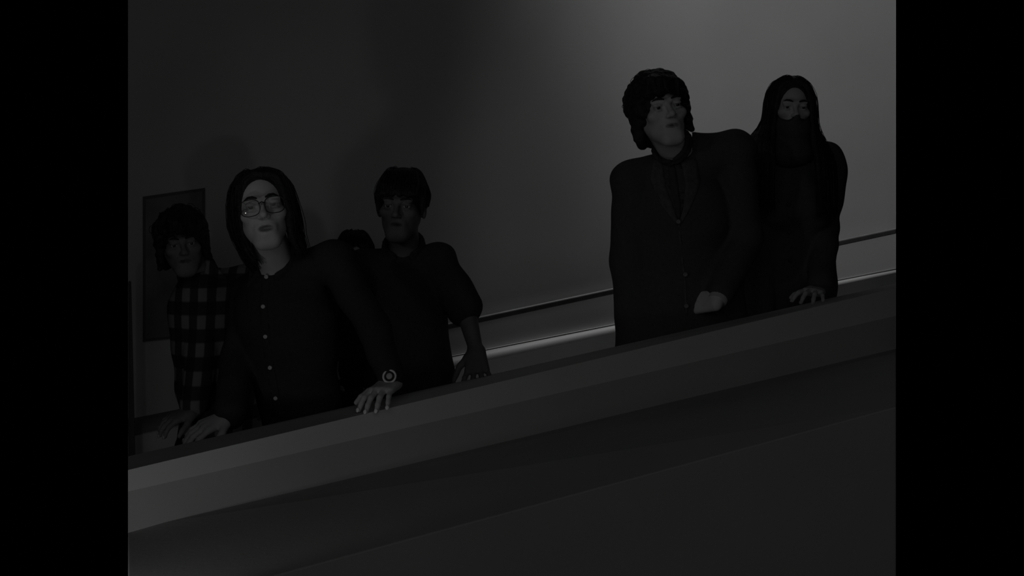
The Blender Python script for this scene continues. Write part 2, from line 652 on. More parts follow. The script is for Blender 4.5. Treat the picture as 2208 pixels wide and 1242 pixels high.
def rot(yaw, pitch, roll):
    y, p, r = (math.radians(v) for v in (yaw, pitch, roll))
    return np.array(Matrix.Rotation(r, 3, 'Y') @ Matrix.Rotation(y, 3, 'Z') @ Matrix.Rotation(p, 3, 'X'))


def axis_rot(v, ax, ang):
    return np.array(Matrix.Rotation(ang, 3, Vector(ax)) @ Vector(v))


def head_prims(f, c, R, s, neck, mouth_open=0.0, fem=False):
    def L(x, y, z):
        return c + R @ (np.array([x, y, z]) * s)
    jw = 0.9 if fem else 1.0
    f.ell(L(0, .014, .036), np.array([.074, .092, .080]) * s, R, .02)
    f.ell(L(0, -.028, -.034), np.array([.057 * jw, .060, .074]) * s, R, .03)
    f.cap(L(-.014 * jw, -.072, -.100), L(.014 * jw, -.072, -.100), .017 * s, .017 * s, .03)
    for sx in (-1, 1):
        f.cap(L(sx * .045 * jw, .002, -.046), L(sx * .016, -.060, -.097), .014 * s, .014 * s, .04)
        f.ell(L(sx * .043, -.060, -.022), np.array([.022, .022, .018]) * s, R, .02)
        f.ell(L(sx * .077, .012, -.012), np.array([.009, .018, .031]) * s, R @ rot(sx * 18, 0, 0), .006)
        f.cap(L(sx * .012, -.085, .019), L(sx * .044, -.074, .021), .010 * s, .008 * s, .012)
        f.ell(L(sx * .032, -.097, .001), np.array([.018, .016, .011]) * s, R, .010, True)
    f.cap(L(0, -.084, .012), L(0, -.108, -.026), .007 * s, .010 * s, .012)
    f.ell(L(0, -.110, -.029), np.array([.011, .011, .010]) * s, R, .006)
    for sx in (-1, 1):
        f.ell(L(sx * .0115, -.098, -.033), np.array([.008, .010, .007]) * s, R, .005)
    f.ell(L(0, -.078, -.062), np.array([.028, .011, .018]) * s, R, .016)
    f.ell(L(0, -.0872, -.0560), np.array([.0225, .0062, .0040]) * s, R, .005)
    f.ell(L(0, -.0858, -.0688 - mouth_open), np.array([.0195, .0068, .0048]) * s, R, .005)
    f.ell(L(0, -.094, -.0622 - mouth_open * .5), np.array([.0205, .014, .0016 + mouth_open * .7]) * s, R, .003, True)
    f.cap(L(0, .025, -.05), neck, .050 * s * (.88 if fem else 1), .056 * s * (.88 if fem else 1), .03)
    # eyelids
    for sx in (-1, 1):
        f.ell(L(sx * .032, -.0790, .0075), np.array([.0165, .0135, .0065]) * s, R, .003)
        f.ell(L(sx * .032, -.0785, -.0085), np.array([.0150, .0125, .0045]) * s, R, .003)
    return L


def hand_prims(f, w, fwd, back, thumb, s=1.0, curl=(18, 30, 25), spread=0.10, length=1.0):
    """w wrist, fwd towards the fingertips, back = outward from the back of the hand, thumb = side of the thumb"""
    fwd = nrm(fwd)
    back = nrm(np.array(back) - fwd * np.dot(back, fwd))
    side = np.cross(fwd, back)
    if np.dot(side, thumb) < 0:
        side = -side
    nails = []
    lens = [(.040, .025, .020), (.044, .028, .021), (.041, .027, .021), (.032, .021, .018)]
    for i in range(4):
        o = (1.5 - i)
        kn = w + (fwd * (.088 - .004 * abs(o - .5)) + side * o * .0205 + back * (.004 - .003 * abs(o))) * s
        f.cap(w + side * o * .010 * s, kn, .0165 * s, .0120 * s, .012)
        d = nrm(fwd + side * o * spread)
        rx = np.cross(d, back)
        p = kn
        r = [.0098, .0090, .0082, .0072] if i < 3 else [.0086, .0078, .0072, .0064]
        for j in range(3):
            ang = math.radians(curl[j])
            d1 = axis_rot(d, rx, -ang)
            if np.dot(d1, back) > np.dot(d, back) + 1e-6:
                d1 = axis_rot(d, rx, ang)
            d = d1
            q = p + d * lens[i][j] * s * length
            f.cap(p, q, r[j] * s, r[j + 1] * s, .004)
            p = q
        up = nrm(np.cross(rx, d))
        if np.dot(up, back) < 0:
            up = -up
        nails.append((p + (up * .0058 + d * .0030) * s, nrm(d - up * .25), nrm(up + d * .25), rx))
    tb = w + (fwd * .026 + side * .026 - back * .004) * s
    d = nrm(fwd * .62 + side * .72 - back * .22)
    t1 = tb + d * .042 * s
    d2 = nrm(fwd * .85 + side * .40 - back * .30)
    t2 = t1 + d2 * .032 * s
    t3 = t2 + nrm(d2 - back * .25) * .024 * s
    f.cap(w + fwd * .01 * s + side * .008 * s, tb, .017 * s, .0165 * s, .012)
    f.cap(tb, t1, .0165 * s, .0115 * s, .010)
    f.cap(t1, t2, .0110 * s, .0098 * s, .004)
    f.cap(t2, t3, .0098 * s, .0078 * s, .004)
    return nails


def torso_frame(J):
    up = nrm(J['neck'] - J['pelvis'])
    rt = J['shL'] - J['shR']
    rt = nrm(rt - up * np.dot(rt, up))
    fw = np.cross(up, rt)
    if fw[1] > 0:
        pass
    return np.stack([rt, np.cross(up, rt), up], 1)


def torso_prims(f, J, s, g=0.0, k=.06, fem=False, boxy=False):
    R = torso_frame(J)
    n, pv = J['neck'], J['pelvis']
    ch = pv * .30 + n * .70
    ab = pv * .66 + n * .34
    wS = np.linalg.norm(J['shL'] - J['shR']) / 2
    f.ell(ch, np.array([max(wS * .92, .13 * s) + g, .108 * s + g, .19 * s + g]), R, k)
    f.ell(ab, np.array([.135 * s + g, .100 * s + g, .20 * s + g]), R, k)
    f.ell(pv, np.array([(.165 if fem else .155) * s + g, .110 * s + g, .13 * s + g]), R, k)
    sh = .050 * s + g
    for q in ('shL', 'shR'):
        f.cap(n - R[:, 2] * .045 * s, J[q], sh * .95, sh * (1.08 if boxy else 1.0), .035)
    if fem:
        for sx in (-1, 1):
            f.ell(ch + R @ np.array([sx * .07, -.085, -.02]) * s, np.array([.06, .05, .06]) * s + g, R, .05)


def limb(f, a, b, c, r, g, k=.02):
    f.cap(a, b, r[0] + g, r[1] + g, k)
    f.cap(b, c, r[1] + g, r[2] + g, k)


def folds(amp, seed, sc=1.0):
    ph = np.random.default_rng(seed).uniform(0, 6.28, 8)

    def w(X, Y, Z):
        a = np.sin(38 * sc * Z + 14 * sc * X + ph[0] + 2.2 * np.sin(9 * X + ph[1]))
        b = np.sin(25 * sc * X - 31 * sc * Z + 11 * Y + ph[2] + 1.8 * np.sin(13 * Z + ph[3]))
        c = np.sin(60 * sc * Z + 45 * sc * Y + ph[4])
        return amp * (a * .5 + b * .45 + c * .2)
    return w


def disc(name, field, px, py, r, material, parent, base, th=.003):
    p = field.hit(px, py)
    if p is None:
        return None
    n = nrm(np.array([0, 0, ZC]) - p)
    V, Fc = revolve([(r * .75, 0), (r, th * .3), (r, th * .7), (r * .8, th), (r * .45, th * .75)], p + n * .0065, n, 14)
    return mesh(name, V, Fc, material, parent, base, smooth=True)


def patch(name, field, left, right, n, m, off, th, material, parent, base):
    """thin cloth panel lying on a garment, between two pixel polylines"""
    def sample(pl, t):
        t = t * (len(pl) - 1)
        i = min(int(t), len(pl) - 2)
        u = t - i
        return np.array(pl[i]) * (1 - u) + np.array(pl[i + 1]) * u
    Vf, Vb = [], []
    for i in range(n + 1):
        l, r = sample(left, i / n), sample(right, i / n)
        last = None
        for j in range(m + 1):
            q = l * (1 - j / m) + r * (j / m)
            p = field.hit(q[0], q[1])
            if p is None:
                p = last if last is not None else P(q[0], q[1], field.lo[1] + .12)
            p = P(q[0], q[1], p[1])
            last = p
            d = nrm(np.array([0, 0, ZC]) - p)
            Vf.append(p + d * (off + th)); Vb.append(p + d * (off - .006))
    Fc = []
    N = (n + 1) * (m + 1)
    for i in range(n):
        for j in range(m):
            a = i * (m + 1) + j
            q = (a, a + 1, a + m + 2, a + m + 1)
            Fc.append(q)
            Fc.append(tuple(N + t for t in q[::-1]))
    rim = [j for j in range(m + 1)] + [i * (m + 1) + m for i in range(1, n + 1)] + [n * (m + 1) + j for j in range(m - 1, -1, -1)] + [i * (m + 1) for i in range(n - 1, 0, -1)]
    for i in range(len(rim)):
        a, b = rim[i], rim[(i + 1) % len(rim)]
        Fc.append((a, N + a, N + b, b))
    return fix_normals(mesh(name, Vf + Vb, Fc, material, parent, base, smooth=True))


def build_person(label, J, head, skin, lips, cloth, hands, h=.005, s=1.0, g=.014, fem=False, boxy=False,
                 sleeves=True, fold=.004, seed=1, extra_cloth=None, hairf=None, brow=True, mouth=0.0, mask=None,
                 sleeve_r=(.052, .044, .036), short=False, back=.022, nailmat='nail_plain', group=None, garment='shirt', collar=True):
    base = np.array([J['pelvis'][0], J['pelvis'][1], floor_z(J['pelvis'][0], J['pelvis'][1])])
    R = rot(*head['rot'])
    c = head['c']
    hs = head['s']
    TF = torso_frame(J)
    # lower limbs down to the floor
    legs = []
    for sx in (-1, 1):
        hip = J['pelvis'] + TF[:, 0] * sx * .085 * s - np.array([0, 0, .05 * s])
        ax, ay = hip[0] + sx * .02, J['pelvis'][1] + .02
        ank = np.array([ax, ay, floor_z(ax, ay) + .085 * s])
        kn = (hip + ank) / 2 + np.array([0, -.025, .02])
        legs.append((hip, kn, ank))
    B = Field(h)
    L = head_prims(B, c, R, hs, J['neck'], mouth, fem)
    torso_prims(B, J, s, -.012, fem=fem)
    nails = []
    for sd in ('R', 'L'):
        limb(B, J['sh' + sd], J['el' + sd], J['wr' + sd], (.043 * s, .036 * s, .024 * s), -.004 if not short else 0.0)
        if hands.get(sd):
            nails += hand_prims(B, J['wr' + sd], s=s, **hands[sd])
    for hip, kn, ank in legs:
        limb(B, hip, kn, ank, (.075 * s, .050 * s, .035 * s), -.006)
        B.cap(ank, ank + np.array([0, -.13, -.05]) * s, .034 * s, .025 * s)
    B.build()
    V, Q = B.surface()
    body = grid_mesh('person', V, Q, skin, None, base)
    loc = ((V - c) @ R) / hs
    e = np.sqrt((loc[:, 0] / .0225) ** 2 + ((loc[:, 2] + .0625 + mouth * .5) / (.0078 + mouth * .4)) ** 2)
    lip = np.clip((1.12 - e) / .24, 0, 1) * (loc[:, 1] < -.06)
    at = body.data.attributes.new('lip', 'FLOAT', 'POINT')
    at.data.foreach_set('value', lip.astype(np.float32))
    tag(body, label, 'person', group)
    # eyes and brows
    for sx in (-1, 1):
        ec = L(sx * .032, -.0745, .0005)
        fw = R @ np.array([.0, -1, -.02])
        er = .0125 * hs
        prof = [(er * math.sin(a), -er * math.cos(a)) for a in np.linspace(0.02, math.pi - .02, 12)]
        e = mesh('eye', *revolve(prof, ec, fw, 16), 'sclera', body, base, smooth=True)
        prof = [((er + .0006) * math.sin(a), (er + .0006) * math.cos(a)) for a in np.linspace(.48, .02, 5)]
        mesh('iris', *revolve([(prof[0][0], prof[0][1] - .002)] + prof, ec, fw, 16), 'iris', e, base, smooth=True)
        if brow:
            pp = [L(sx * x, y, z) for x, y, z in ((.012, -.096, .0215), (.024, -.0945, .0265), (.036, -.089, .0275), (.048, -.079, .0225))]
            mesh('eyebrow', *tube(pp, [.0024 * hs, .0040 * hs, .0034 * hs, .0010 * hs], 8), 'brow', body, base, smooth=True)
    for (p, d, u, sd) in nails:
        f = Field(.0016)
        Rn = np.stack([nrm(sd), nrm(d), nrm(u)], 1)
        f.ell(p - d * .001, (.0062 * s, .0078 * s, .0034 * s), Rn, .001)
        f.build()
        v, q = f.surface()
        grid_mesh('fingernail', v, q, nailmat, body, base)
    # hair
    H = hairf(L, R, hs, c)
    v, q = H.surface()
    if getattr(H, 'chains', None):
        v2, q2 = strands(H.chains, H.ns, H.jit, .0011, seed, H.lift, c + R @ np.array([0, .02, .0]))
        q = np.concatenate([q, q2 + len(v)])
        v = np.concatenate([v, v2])
    hair = grid_mesh('hair', v, q, 'hair', body, base)
    # garment
    C = Field(.0062)
    torso_prims(C, J, s, g, fem=fem, boxy=boxy)
    for sd in ('R', 'L'):
        end = J['wr' + sd]
        if short:
            end = J['el' + sd] + (J['sh' + sd] - J['el' + sd]) * .04
            C.cap(J['sh' + sd], end, sleeve_r[0] * s + g * .6, sleeve_r[1] * s + g, .02)
        else:
            e2 = J['wr' + sd] + nrm(J['el' + sd] - J['wr' + sd]) * back
            limb(C, J['sh' + sd], J['el' + sd], e2, [x * s for x in sleeve_r], g * .5)
    if extra_cloth:
        extra_cloth(C, TF, s)
    # neck opening
    C.cap(J['neck'] + TF[:, 2] * (.045 if boxy else .03), L(0, .0, -.06), (.052 if boxy else .058) * s, .058 * s, .006, True)
    C.build(folds(fold, seed))
    v, q = C.surface()
    gar = grid_mesh(garment, v, q, cloth, body, base)
    # trousers and shoes
    T = Field(.012)
    T.ell(J['pelvis'] - np.array([0, 0, .03]), np.array([.165, .122, .13]) * s, TF, .04)
    for hip, kn, ank in legs:
        limb(T, hip, kn, ank + np.array([0, 0, .02]), (.088 * s, .068 * s, .058 * s), 0, .03)
    T.build(folds(.004, seed + 5))
    v, q = T.surface()
    grid_mesh('trousers', v, q, 'trouser', body, base)
    for hip, kn, ank in legs:
        K = Field(.008)
        K.cap(ank + np.array([0, .015, -.035]) * s, ank + np.array([0, -.15, -.05]) * s, .042 * s, .034 * s, .02)
        K.cap(ank, ank + np.array([0, -.02, -.04]) * s, .045 * s, .042 * s, .02)
        K.build()
        v, q = K.surface()
        v[:, 2] = np.maximum(v[:, 2], floor_z(ank[0], ank[1] - .06))
        grid_mesh('shoe', v, q, 'shoe', body, base)
    return dict(body=body, base=base, L=L, R=R, cloth=C, garment=gar, B=B, hair=hair, TF=TF)


def collar_ring(ctx, J, head, s, material, parent, spread=.03, drop=.055, gap=.5, lift=.012, leaves=True, dip=.024):
    """shirt collar: stand around the neck with two pointed leaves"""
    TF, base = ctx['TF'], ctx['base']
    up = nrm(ctx['L'](0, .02, -.08) - J['neck'])
    rt = nrm(TF[:, 0] - up * np.dot(TF[:, 0], up))
    fw = np.cross(rt, up)
    if np.dot(fw, TF[:, 1]) > 0:
        fw = -fw          # towards the front of the body
    c = J['neck'] + up * lift
    f = Field(.004)
    r = .066 * s
    angs = np.linspace(gap, 2 * math.pi - gap, 22)
    pts = []
    for a in angs:
        fr = math.cos(a)
        p = c + rt * math.sin(a) * r + fw * fr * r * 1.02 + up * (.022 - dip * (fr + 1) / 2) * s
        pts.append(p)
    for a_, b_ in zip(pts[:-1], pts[1:]):
        f.cap(a_, b_, .010 * s, .010 * s, .006)
        f.cap(a_ + up * .016 * s, b_ + up * .016 * s, .007 * s, .007 * s, .008)
    for q, sg in (((pts[0], 1), (pts[-1], -1)) if leaves else ()):
        tip = q + rt * sg * spread * s - up * drop * s + fw * .02 * s
        f.cap(q, tip, .011 * s, .004 * s, .008)
        q2 = pts[3] if sg > 0 else pts[-4]
        f.cap(q2, tip, .011 * s, .004 * s, .02)
    f.build()
    v, q = f.surface()
    return grid_mesh('collar', v, q, material, parent, base)

# ---- hair styles (all in head space)


def smooth_chain(ch, n):
    """Catmull-Rom points through a chain"""
    ch = [np.array(p, float) for p in ch]
    q = [2 * ch[0] - ch[1]] + ch + [2 * ch[-1] - ch[-2]]
    out = []
    for i in range(1, len(q) - 2):
        for j in range(n):
            t = j / n
            a, b, c, d = q[i - 1], q[i], q[i + 1], q[i + 2]
            out.append(.5 * (2 * b + (c - a) * t + (2 * a - 5 * b + 4 * c - d) * t * t + (3 * b - a - 3 * c + d) * t ** 3))
    out.append(ch[-1])
    return out


def lock(f, ch, rr, prof, k):
    pts = smooth_chain(ch, 3)
    m = len(pts) - 1
    for i in range(m):
        ra = rr * np.interp(i / m, np.linspace(0, 1, len(prof)), prof)
        rb = rr * np.interp((i + 1) / m, np.linspace(0, 1, len(prof)), prof)
        f.cap(pts[i], pts[i + 1], ra, rb, k)


def strands(chains, n, jit, r, seed, lift=.006, outc=None):
    """thin hairs following the locks; returned as extra mesh data"""
    rg = np.random.default_rng(seed)
    V, Fc = [], []
    for i in range(n):
        ch = [np.array(p) for p in chains[rg.integers(len(chains))]]
        pts = np.array(smooth_chain(ch + [ch[-1] + (ch[-1] - ch[-2]) * .18 * rg.random()], 3))
        off = rg.normal(size=3) * jit
        wob = np.cumsum(rg.normal(size=pts.shape) * jit * .16, 0)
        if outc is not None:
            d = pts - outc
            d /= np.linalg.norm(d, axis=1)[:, None]
            pts = pts + d * lift * (.6 + .8 * rg.random())
        pts = pts + off + wob
        pts[0] = pts[0] * .5 + ch[0] * .5
        o = len(V)
        rr = [r] * (len(pts) - 1) + [r * .25]
        v, f = tube(list(pts), rr, 3)
        V.extend(v)
        Fc.extend(tuple(o + q for q in ff) for ff in f if len(ff) == 4)
    return np.array(V), np.array(Fc)


def scalp(f, L, R, hs, grow=.012, hairline=.052, face_w=.062):
    f.ell(L(0, .018, .040), np.array([.074 + grow, .090 + grow, .079 + grow]) * hs, R, .01)
    f.cap(L(0, .06, .0), L(0, .062, -.05), (.066 + grow * .5) * hs, (.045 + grow * .5) * hs, .03)
    f.ell(L(0, -.085, hairline - .105), np.array([face_w, .085, .105]) * hs, R, .012, True)


def hair_long_tucked(L, R, hs, c):
    f = Field(.0042)
    scalp(f, L, R, hs, .004, .074, .060)
    f.chains, f.ns, f.jit, f.lift = [], 900, .0045, .009
    r = np.random.default_rng(11)
    for sx in (-1, 1):
        for i in range(20):
            t = i / 19
            y0 = -.050 + .135 * t
            x0 = (.062 + .015 * math.sin(t * 3.1)) * sx
            out = .006 + .010 * r.random()
            bk = .040 * (1 - t) if sx < 0 else 0.0
            ln = (-.108 if sx > 0 else -.120) - .03 * r.random()
            rr = (.0075 + .004 * r.random()) * hs
            p0 = L(sx * .006 - .012, -.050 + .11 * t, .108 - .020 * abs(t - .45))
            pm = L(sx * .045, y0 * .95, .092 - .012 * abs(t - .5))
            p1 = L(x0, y0, .050)
            p2 = L(x0 + sx * out, y0 + bk + .012 * r.random(), -.035)
            p3 = L(x0 * .95 + sx * out * (1.2 if sx > 0 else .2), y0 + bk + .03, ln + .045)
            p4 = L(x0 * .82 + sx * (.030 if sx > 0 else -.010), y0 + bk + .03, ln)
            lock(f, [p0, pm, p1, p2, p3, p4], rr, (.8, 1, 1.1, 1.2, 1.1, .35), .005)
            f.chains.append([p0, pm, p1, p2, p3, p4])
    f.ell(L(0.0, -.128, -.030), np.array([.058, .07, .106]) * hs, R, .008, True)
    return f.build()


def hair_short(L, R, hs, c, line=.040):
    f = Field(.0045)
    scalp(f, L, R, hs, .014, line, .060)
    r = np.random.default_rng(21)
    f.chains, f.ns, f.jit, f.lift = [], 500, .003, .001
    for i in range(24):
        a = -2.0 + 4.0 * i / 23
        q = [L((.03 + .06 * t) * math.sin(a) * 1.0, .02 + (.03 + .075 * t) * math.cos(a), .128 - .085 * t * t) for t in (0, .4, .75, 1.0)]
        q.append(L(.085 * math.sin(a), .02 + .1 * math.cos(a), .005))
        f.chains.append(q)
    for i in range(16):
        t = i / 15
        x = -.06 + .12 * t
        e = L(x, -.086 + .25 * x * x / .06, line + .012 - .014 * r.random())
        f.cap(L(x * .8, -.03, .110), e, .012 * hs, .007 * hs, .006)
        f.chains.append([L(x * .5, .02, .122), L(x * .8, -.04, .114), L(x, -.078, max(.085, line + .03)), e])
    for sx in (-1, 1):
        f.cap(L(sx * .078, -.028, .03), L(sx * .076, -.026, -.022), .012 * hs, .006 * hs, .01)
    return f.build()


def hair_curly(seed, n, vol, face_top, low, br=.017, fringe=True):
    def fn(L, R, hs, c):
        f = Field(.0042)
        scalp(f, L, R, hs, .014, face_top, .060)
        f.chains, f.ns, f.jit, f.lift = [], 500, .004, .007
        r = np.random.default_rng(seed)
        k = 0
        while k < n:
            v = r.normal(size=3)
            v /= np.linalg.norm(v)
            if v[2] < -.55:
                continue
            p = np.array([0, .016, .030]) + v * np.array([.082 + vol, .098 + vol, .086 + vol]) * (1.0 + .09 * r.random())
            if v[2] < 0:
                p[2] = .03 + v[2] * low
            # keep the face free
            if p[1] < -.012 and p[2] < face_top - .004 and abs(p[0]) < .070:
                continue
            tg = np.cross(v, r.normal(size=3)); tg /= np.linalg.norm(tg)
            bn = np.cross(v, tg)
            rad = .013 + .008 * r.random()
            arc = [p + rad * (math.cos(u) - 1) * v * .7 + rad * math.sin(u) * tg + bn * .004 * u for u in (-1.5, -.7, 0, .7, 1.5)]
            w_ = br * hs * (.55 + .25 * r.random())
            for a_, b_ in zip(arc[:-1], arc[1:]):
                f.cap(L(*a_), L(*b_), w_, w_, .004)
            f.chains.append([L(*x) for x in arc])
            k += 1
        if fringe:
            for i in range(22):
                t = i / 21
                x1 = -.052 + .112 * t
                p0 = np.array([-.030 + .050 * t, -.060 - .02 * t * (1 - t), .104 - .010 * t])
                p2 = np.array([x1, -.104 + 7.5 * x1 * x1 + .006 * r.random(), face_top + .008 - .034 * t + .010 * r.normal() * .6])
                p1 = (p0 + p2) / 2 + np.array([.012 * r.normal() * .5, -.016, .012])
                w_ = (.007 + .004 * r.random()) * hs
                f.cap(L(*p0), L(*p1), w_, w_, .004)
                f.cap(L(*p1), L(*p2), w_, w_ * .5, .004)
                f.chains.append([L(*p0), L(*p1), L(*p2)])
        for sx in (-1, 1):
            for i in range(9):
                z = .03 - .105 * i / 8 * (1.0 if sx < 0 else .85)
                f.cap(L(sx * (.079 + .008 * r.random()), -.016 + .02 * r.random(), z), L(sx * (.088 + .01 * r.random()), .004, z - .014), .013 * hs, .010 * hs, .006)
        for i in range(26):
            a = -1.3 + 2.6 * i / 25
            f.cap(L(.078 * math.sin(a), .03 + .062 * math.cos(a), -.04), L(.074 * math.sin(a), .035 + .062 * math.cos(a), -.095 + .014 * r.random()), .017 * hs, .010 * hs, .008)
        f.ell(L(0, -.118, face_top - .108), np.array([.057, .07, .100]) * hs, R, .008, True)
        return f.build()
    return fn


def hair_very_long(L, R, hs, c):
    f = Field(.005)
    scalp(f, L, R, hs, .008, .078, .058)
    f.chains, f.ns, f.jit, f.lift = [], 1000, .0045, .008
    r = np.random.default_rng(5)
    for sx in (-1, 1):
        for i in range(22):
            t = i / 21
            y0 = -.050 + .13 * t
            x0 = sx * (.063 + .018 * math.sin(t * 3.1))
            flare = .012 + .062 * t + .012 * r.random()
            rr = (.0085 + .003 * r.random()) * hs
            p0 = L(sx * .004, -.05 + .11 * t, .114 - .018 * abs(t - .45))
            pm = L(sx * .044, y0 * .95, .097 - .012 * abs(t - .5))
            p1 = L(x0, y0, .045)
            p2 = L(x0 * 1.10 + sx * .006, y0 - .004, -.055)
            p3 = np.array(L(x0 + sx * flare, y0 * .9 - .030, -.140))
            p4 = p3 + np.array([sx * (.004 + .016 * t), -.045 - .03 * t, -.075])
            p5 = p4 + np.array([sx * .004, -.012, -.12 - .06 * r.random()])
            lock(f, [p0, pm, p1, p2, p3, p4, p5], rr, (.9, 1, 1.1, 1.2, 1.2, 1.1, .4), .006)
            f.chains.append([p0, pm, p1, p2, p3, p4, p5])
    f.ell(L(0, -.128, -.028), np.array([.057, .07, .106]) * hs, R, .008, True)
    return f.build()

# ------------------------------------------------------------------ 1: man with glasses
J = dict(neck=P(596, 578, 4.86), pelvis=P(665, 985, 4.98), shR=P(541, 634, 4.98), shL=P(720, 560, 4.80),
         elR=P(512, 775, 4.93), elL=P(806, 708, 4.74))
J['wrL'] = P(847, 827, 4.70)
J['wrR'] = P(492, 898, 4.74)
tipL = top_hit(797, 872, .012)
fwdL = tipL - J['wrL']
handsA = dict(L=dict(fwd=np.array([-.056, -.142, -.022]), back=np.array([-.1, -.2, 1]), thumb=np.array([-1, .3, 0]), curl=(20, 22, 10), spread=.16, length=.94),
              R=dict(fwd=np.array([-.75, -.50, -.30]), back=np.array([-.1, -.35, 1]), thumb=np.array([.5, -1, 0]), curl=(16, 22, 18), spread=.10))
head = dict(c=P(567, 452, 4.74), rot=(9, -7, -9), s=1.08)


def coat_tail(C, TF, s):
    C.cap(J['elR'], J['wrR'] + np.array([.012, 0, .012]), .046, .044, .03)
    C.ell(P(576, 548, 4.72), np.array([.030, .075, .040]), None, .006, True)


g1 = build_person('man with long dark hair and glasses in black shirt with pale buttons leaning on parapet', J, head, 'skin', 'lip',
                  'black_cloth', handsA, h=.0042, s=1.0, seed=3, hairf=hair_long_tucked, mouth=.006, extra_cloth=coat_tail, nailmat='nail', garment='shirt')
collar_ring(g1, J, head, 1.0, 'black_cloth', g1['garment'], spread=.030, drop=.045, gap=.55, lift=.030)
patch('placket', g1['cloth'], [(566, 585), (559, 661), (564, 726), (573, 793), (585, 859), (590, 900)],
      [(584, 585), (577, 661), (581, 726), (591, 793), (603, 859), (608, 900)], 30, 3, .003, .0015, 'black_cloth', g1['garment'], g1['base'])
for px, py in ((574, 597), (567, 661), (572, 726), (582, 793), (594, 859)):
    disc('button', g1['cloth'], px, py, .0068, 'button', g1['garment'], g1['base'], .007)
# spectacles
L, R, base = g1['L'], g1['R'], g1['base']
gl = None
LC = {}
for sx in (-1, 1):
    pts = []
    for i in range(36):
        a = 2 * math.pi * i / 36
        ca, sa = math.cos(a), math.sin(a)
        ex = .0275 * np.sign(ca) * abs(ca) ** .75
        ez = .0235 * np.sign(sa) * abs(sa) ** .75
        pts.append((sx * .0345 + ex, -.1075 + .010 * abs(sx * .0345 + ex) / .06, -.004 + ez))
    LC[sx] = pts
    v, fc = tube([L(*p) for p in pts], .0014, 8, True)
    if gl is None:
        gl = mesh('eyeglasses', v, fc, 'frame', g1['body'], base, smooth=True)
        tag(gl, 'thin dark eyeglass frame with large clear lenses')
    else:
        mesh('rim', v, fc, 'frame', gl, base, smooth=True)
mesh('bridge', *tube([L(-.009, -.1065, .004), L(0, -.110, .008), L(.009, -.1065, .004)], .0019, 8), 'frame', gl, base, smooth=True)
for sx in (-1, 1):
    mesh('temple', *tube([L(sx * .061, -.097, .006), L(sx * .076, -.085, .006), L(sx * .083, .0, .004), L(sx * .084, .02, -.01)], .0018, 8), 'frame', gl, base, smooth=True)
    # lens: a piece of a sphere; its bulge carries the reflection of the spotlight
    ctr = np.array(L(sx * .0345, -.1015, -.004))
    Rl = .11
    fw = R @ np.array([0, -1, 0])
    if sx < 0:
        ph = np.array(L(-.0345 - .0135, -.1045, -.004 - .0115))
        nh = nrm(nrm(np.array(KEY_LAMP) - ph) + nrm(np.array([0, 0, ZC]) - ph))
        sc = ph - nh * Rl
    else:
        sc = ctr - (R @ nrm([.08, -1, -.12])) * Rl
    V, Fc = [], []
    rings = 7
    for k in range(rings + 1):
        for (x, y, z) in LC[sx]:
            p = np.array(L(sx * .0345 + (x - sx * .0345) * k / rings, y, -.004 + (z + .004) * k / rings))
            d = p - sc
            # slide along the facing direction onto the sphere
            bq = np.dot(d, fw)
            disc_ = bq * bq - (np.dot(d, d) - Rl * Rl)
            V.append(p + fw * (-bq + math.sqrt(max(disc_, 0))))
    for k in range(rings):
        for i in range(36):
            Fc.append((k * 36 + i, k * 36 + (i + 1) % 36, (k + 1) * 36 + (i + 1) % 36, (k + 1) * 36 + i))
    mesh('lens', V, Fc, 'lens', gl, base, smooth=True)
# wrist watch on the arm that rests on the parapet
wc = P(840, 812, J['wrL'][1] - .035)
wn = nrm(np.array([-.10, -1.0, .42]))
watch = mesh('wrist_watch', *revolve([(.0200, -.010), (.0216, -.006), (.0216, .001), (.0170, .001)], wc, wn, 28), 'strap', g1['body'], base, smooth=True)
tag(watch, 'round watch with bright bezel')
u = np.cross(wn, [0, 0, 1]); u = nrm(u); v_ = np.cross(wn, u)
mesh('bezel', *tube([wc + .0190 * (math.cos(a) * u + math.sin(a) * v_) + wn * .002 for a in np.linspace(0, 2 * math.pi, 33)[:-1]], .0034, 8, True), 'metal', watch, base, smooth=True)
mesh('dial', *revolve([(.0095, 0), (.0095, .0068), (.008, .0075)], wc, wn, 22), 'dial', watch, base, smooth=True)
ax_ = nrm(J['elL'] - J['wrL'])
wr0 = J['wrL'] + ax_ * .012
mesh('strap', *tube([wr0 - ax_ * .010, wr0 - ax_ * .0095, wr0 + ax_ * .0095, wr0 + ax_ * .010], [.026, .0295, .0295, .026], 24), 'strap', watch, base, smooth=True)

# ------------------------------------------------------------------ 2: man in short sleeves
J = dict(neck=P(872, 546, 5.16), pelvis=P(882, 940, 5.22), shR=P(782, 578, 5.14), shL=P(944, 563, 5.14),
         elR=P(764, 712, 5.24), elL=P(1004, 668, 5.11))
J['wrR'] = P(820, 800, 5.36)
J['wrL'] = P(1027, 757, 5.02)
handsB = dict(L=dict(fwd=np.array([.04, -.62, -.60]), back=np.array([0, -.5, 1]), thumb=np.array([-1, 0, 0]), curl=(4, 22, 22), spread=.26, length=.75),
              R=dict(fwd=np.array([.2, -.7, -.6]), back=np.array([0, -.5, 1]), thumb=np.array([1, 0, 0])))
head = dict(c=P(866, 444, 5.10), rot=(-6, 0, 2), s=.97)


def loose(C, TF, s):
    C.ell(P(885, 800, 5.17), np.array([.140, .118, .20]), TF, .05)


g2 = build_person('man with short dark hair in dark short-sleeved shirt resting one hand on parapet', J, head, 'skin_dark', 'lip_dark',
                  'black_cloth', handsB, h=.0046, s=.97, seed=8, hairf=hair_short, short=True, extra_cloth=loose, sleeve_r=(.054, .050, .036))
collar_ring(g2, J, head, .97, 'black_cloth', g2['garment'], spread=.03, drop=.045, gap=.5)

